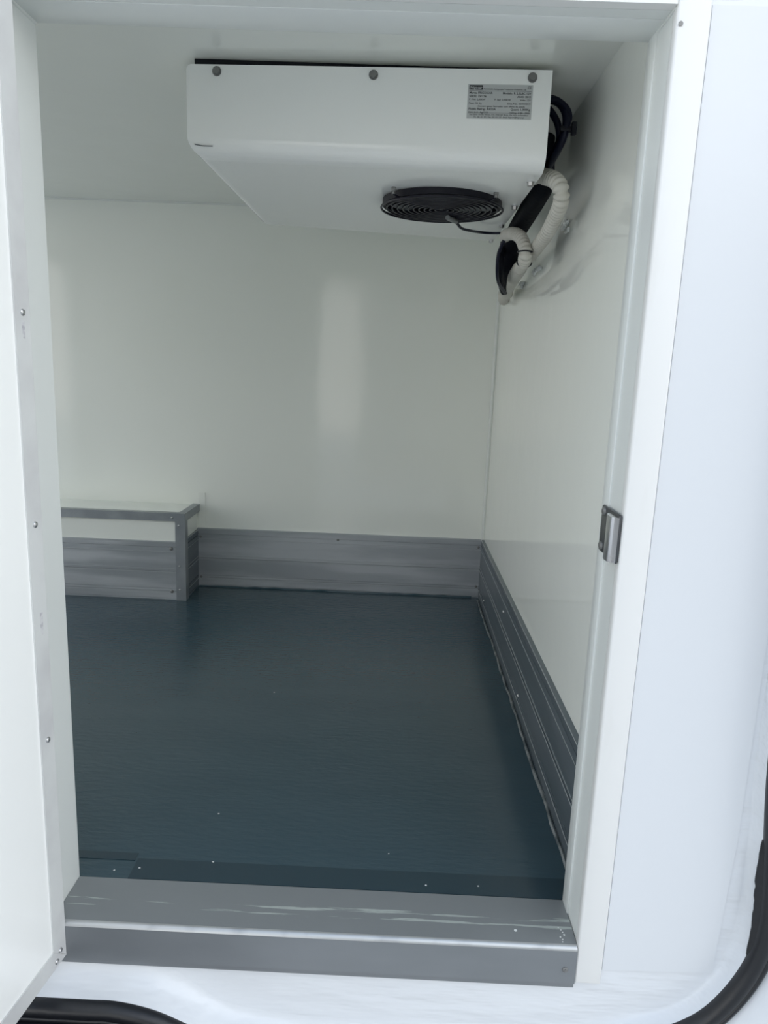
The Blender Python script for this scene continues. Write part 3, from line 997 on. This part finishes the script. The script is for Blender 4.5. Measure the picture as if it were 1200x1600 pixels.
# blue black cables looping out of the unit's side
def cable(pts, r, label, nm='power_cable', grp='dark cables beside the unit'):
    bm = bmesh.new()
    tube(bm, catmull(pts, 0.006), r, 10)
    o = link(nm, bm, M_cable, None, smooth=60)
    tag(o, label, 'cable', grp)
    return o
cable([(0.398, 0.715, 1.700), (0.420, 0.705, 1.706), (0.443, 0.695, 1.695), (0.457, 0.685, 1.672), (0.460, 0.68, 1.645), (0.456, 0.69, 1.618), (0.446, 0.72, 1.590), (0.436, 0.80, 1.565)], 0.0100,
      'outermost dark cable looping widest out of the unit side')
cable([(0.398, 0.72, 1.690), (0.418, 0.715, 1.690), (0.437, 0.71, 1.668), (0.448, 0.71, 1.645), (0.453, 0.72, 1.620), (0.440, 0.74, 1.595), (0.415, 0.78, 1.575), (0.400, 0.80, 1.570)], 0.0085,
      'inner dark cable curling tightly back to the unit side')
cable([(0.398, 0.69, 1.698), (0.430, 0.685, 1.700), (0.458, 0.68, 1.680), (0.466, 0.68, 1.655), (0.455, 0.70, 1.625), (0.444, 0.73, 1.600), (0.452, 0.78, 1.585), (0.450, 0.84, 1.555), (0.430, 0.90, 1.54)], 0.0065,
      'middle thin dark cable dropping behind the grey elbow')
bm = bmesh.new()
bx(bm, 0.445, 0.484, 0.672, 0.688, 1.628, 1.640, 0.003, 2)
bx(bm, 0.470, 0.482, 0.664, 0.676, 1.618, 1.648, 0.002, 1)
o = link('cable_tie', bm, M_black, None, smooth=40)
tag(o, 'black cable tie clipped round the outer dark cable', 'cable tie')
# temperature probe lead from the fan to the hose
bm = bmesh.new()
tube(bm, catmull([(0.236, 1.035, 1.484), (0.255, 1.085, 1.478), (0.285, 1.15, 1.484), (0.325, 1.24, 1.496), (0.360, 1.26, 1.498), (0.392, 1.22, 1.492)], 0.008), 0.0042, 8)
o = link('sensor_lead', bm, M_cable, None, smooth=60)
tag(o, 'thin black sensor lead drooping from the fan guard to the pipes', 'cable')
bm = bmesh.new()
cyl(bm, (0.206, 0.975, 1.485), (0.47, 0.88, 0), 0.007, 0.06, 10, dome=0.004)
link('sensor_tip', bm, M_blade, o, smooth=40)
# stray tie tails on the pipes
bm = bmesh.new()
tube(bm, catmull([(0.398, 1.190, 1.490), (0.396, 1.180, 1.465), (0.386, 1.215, 1.433), (0.385, 1.222, 1.389), (0.400, 1.290, 1.353), (0.440, 1.40, 1.330)], 0.02), 0.0055, 8)
o = link('drain_lead', bm, M_cable, None, smooth=60)
tag(o, 'thin black lead following the left edge of the black pipes', 'cable', 'dark cables beside the unit')
# crumpled adhesive mounts on the right wall
def mount(y, z, s, label, seed):
    random.seed(seed)
    bm = bmesh.new()
    for k in range(6):
        cx, cy, cz = XR - 0.004 - random.uniform(0, 0.008) * s, y + random.uniform(-0.03, 0.03) * s, z + random.uniform(-0.014, 0.014) * s
        bx(bm, cx - 0.004, cx + 0.004, cy - 0.02 * s * random.uniform(.5, 1), cy + 0.02 * s, cz - 0.003, cz + 0.010 * s * random.uniform(.5, 1), 0.0015, 1)
    for v_ in bm.verts:
        v_.co += Vector((random.uniform(-.0015, 0), random.uniform(-.002, .002), random.uniform(-.002, .002)))
        v_.co.x = min(v_.co.x, XR)
    o = link('adhesive_mount', bm, M_foil, None)
    tag(o, label, 'mount', 'adhesive mounts on the right wall')
mount(0.846, 1.440, 1.1, 'crumpled silvery adhesive mount on the right wall beside the long hose', 1)
mount(1.21, 1.385, 1.0, 'small silvery adhesive mount on the right wall just below the long hose', 2)
mount(1.52, 1.366, 0.9, 'small white adhesive mount under the hose sleeve near the corner', 3)
bm = bmesh.new()
random.seed(9)
bmesh.ops.create_icosphere(bm, subdivisions=2, radius=0.03, matrix=Matrix.Translation((0.500, 1.86, 1.362)))
for v_ in bm.verts:
    v_.co += Vector([random.uniform(-.006, .006) for _ in range(3)])
    v_.co.x = min(v_.co.x, XR)
o = link('sealant_lump', bm, M_hose, None, smooth=60)
tag(o, 'lump of cream sealant where the hoses pass through the right wall', 'sealant')

# ------------------------------------------------------------------ loose paint chips on the floor
random.seed(21)
CH = ['far out in the middle', 'by itself short of the sill', 'near the middle of the sill', 'close to the left end of the sill', 'beside the left jamb, second from it',
      'beside the left jamb, closest to it', 'close to the right end of the sill', 'right of the middle of the sill']
for i, (x, y) in enumerate(((-0.28, 1.02), (-0.30, 0.36), (0.11, 0.245), (-0.27, 0.19), (-0.42, 0.16), (-0.47, 0.15), (0.30, 0.155), (0.19, 0.15))):
    bm = bmesh.new()
    s = random.uniform(0.0018, 0.0034)
    vs = [bm.verts.new((s * math.cos(a) * random.uniform(.6, 1.2), s * math.sin(a) * random.uniform(.4, .9), 0.0004)) for a in (0, 1.2, 2.4, 3.7, 5.0)]
    f = bm.faces.new(vs)
    g = bmesh.ops.extrude_face_region(bm, geom=[f])
    for v_ in g['geom']:
        if isinstance(v_, bmesh.types.BMVert):
            v_.co.z += 0.001
    o = link('paint_chip', bm, M_chip, None, loc=(x, y, 0.0))
    tag(o, 'white paint chip on dark floor ' + CH[i], 'paint chip', 'paint chips on the floor')
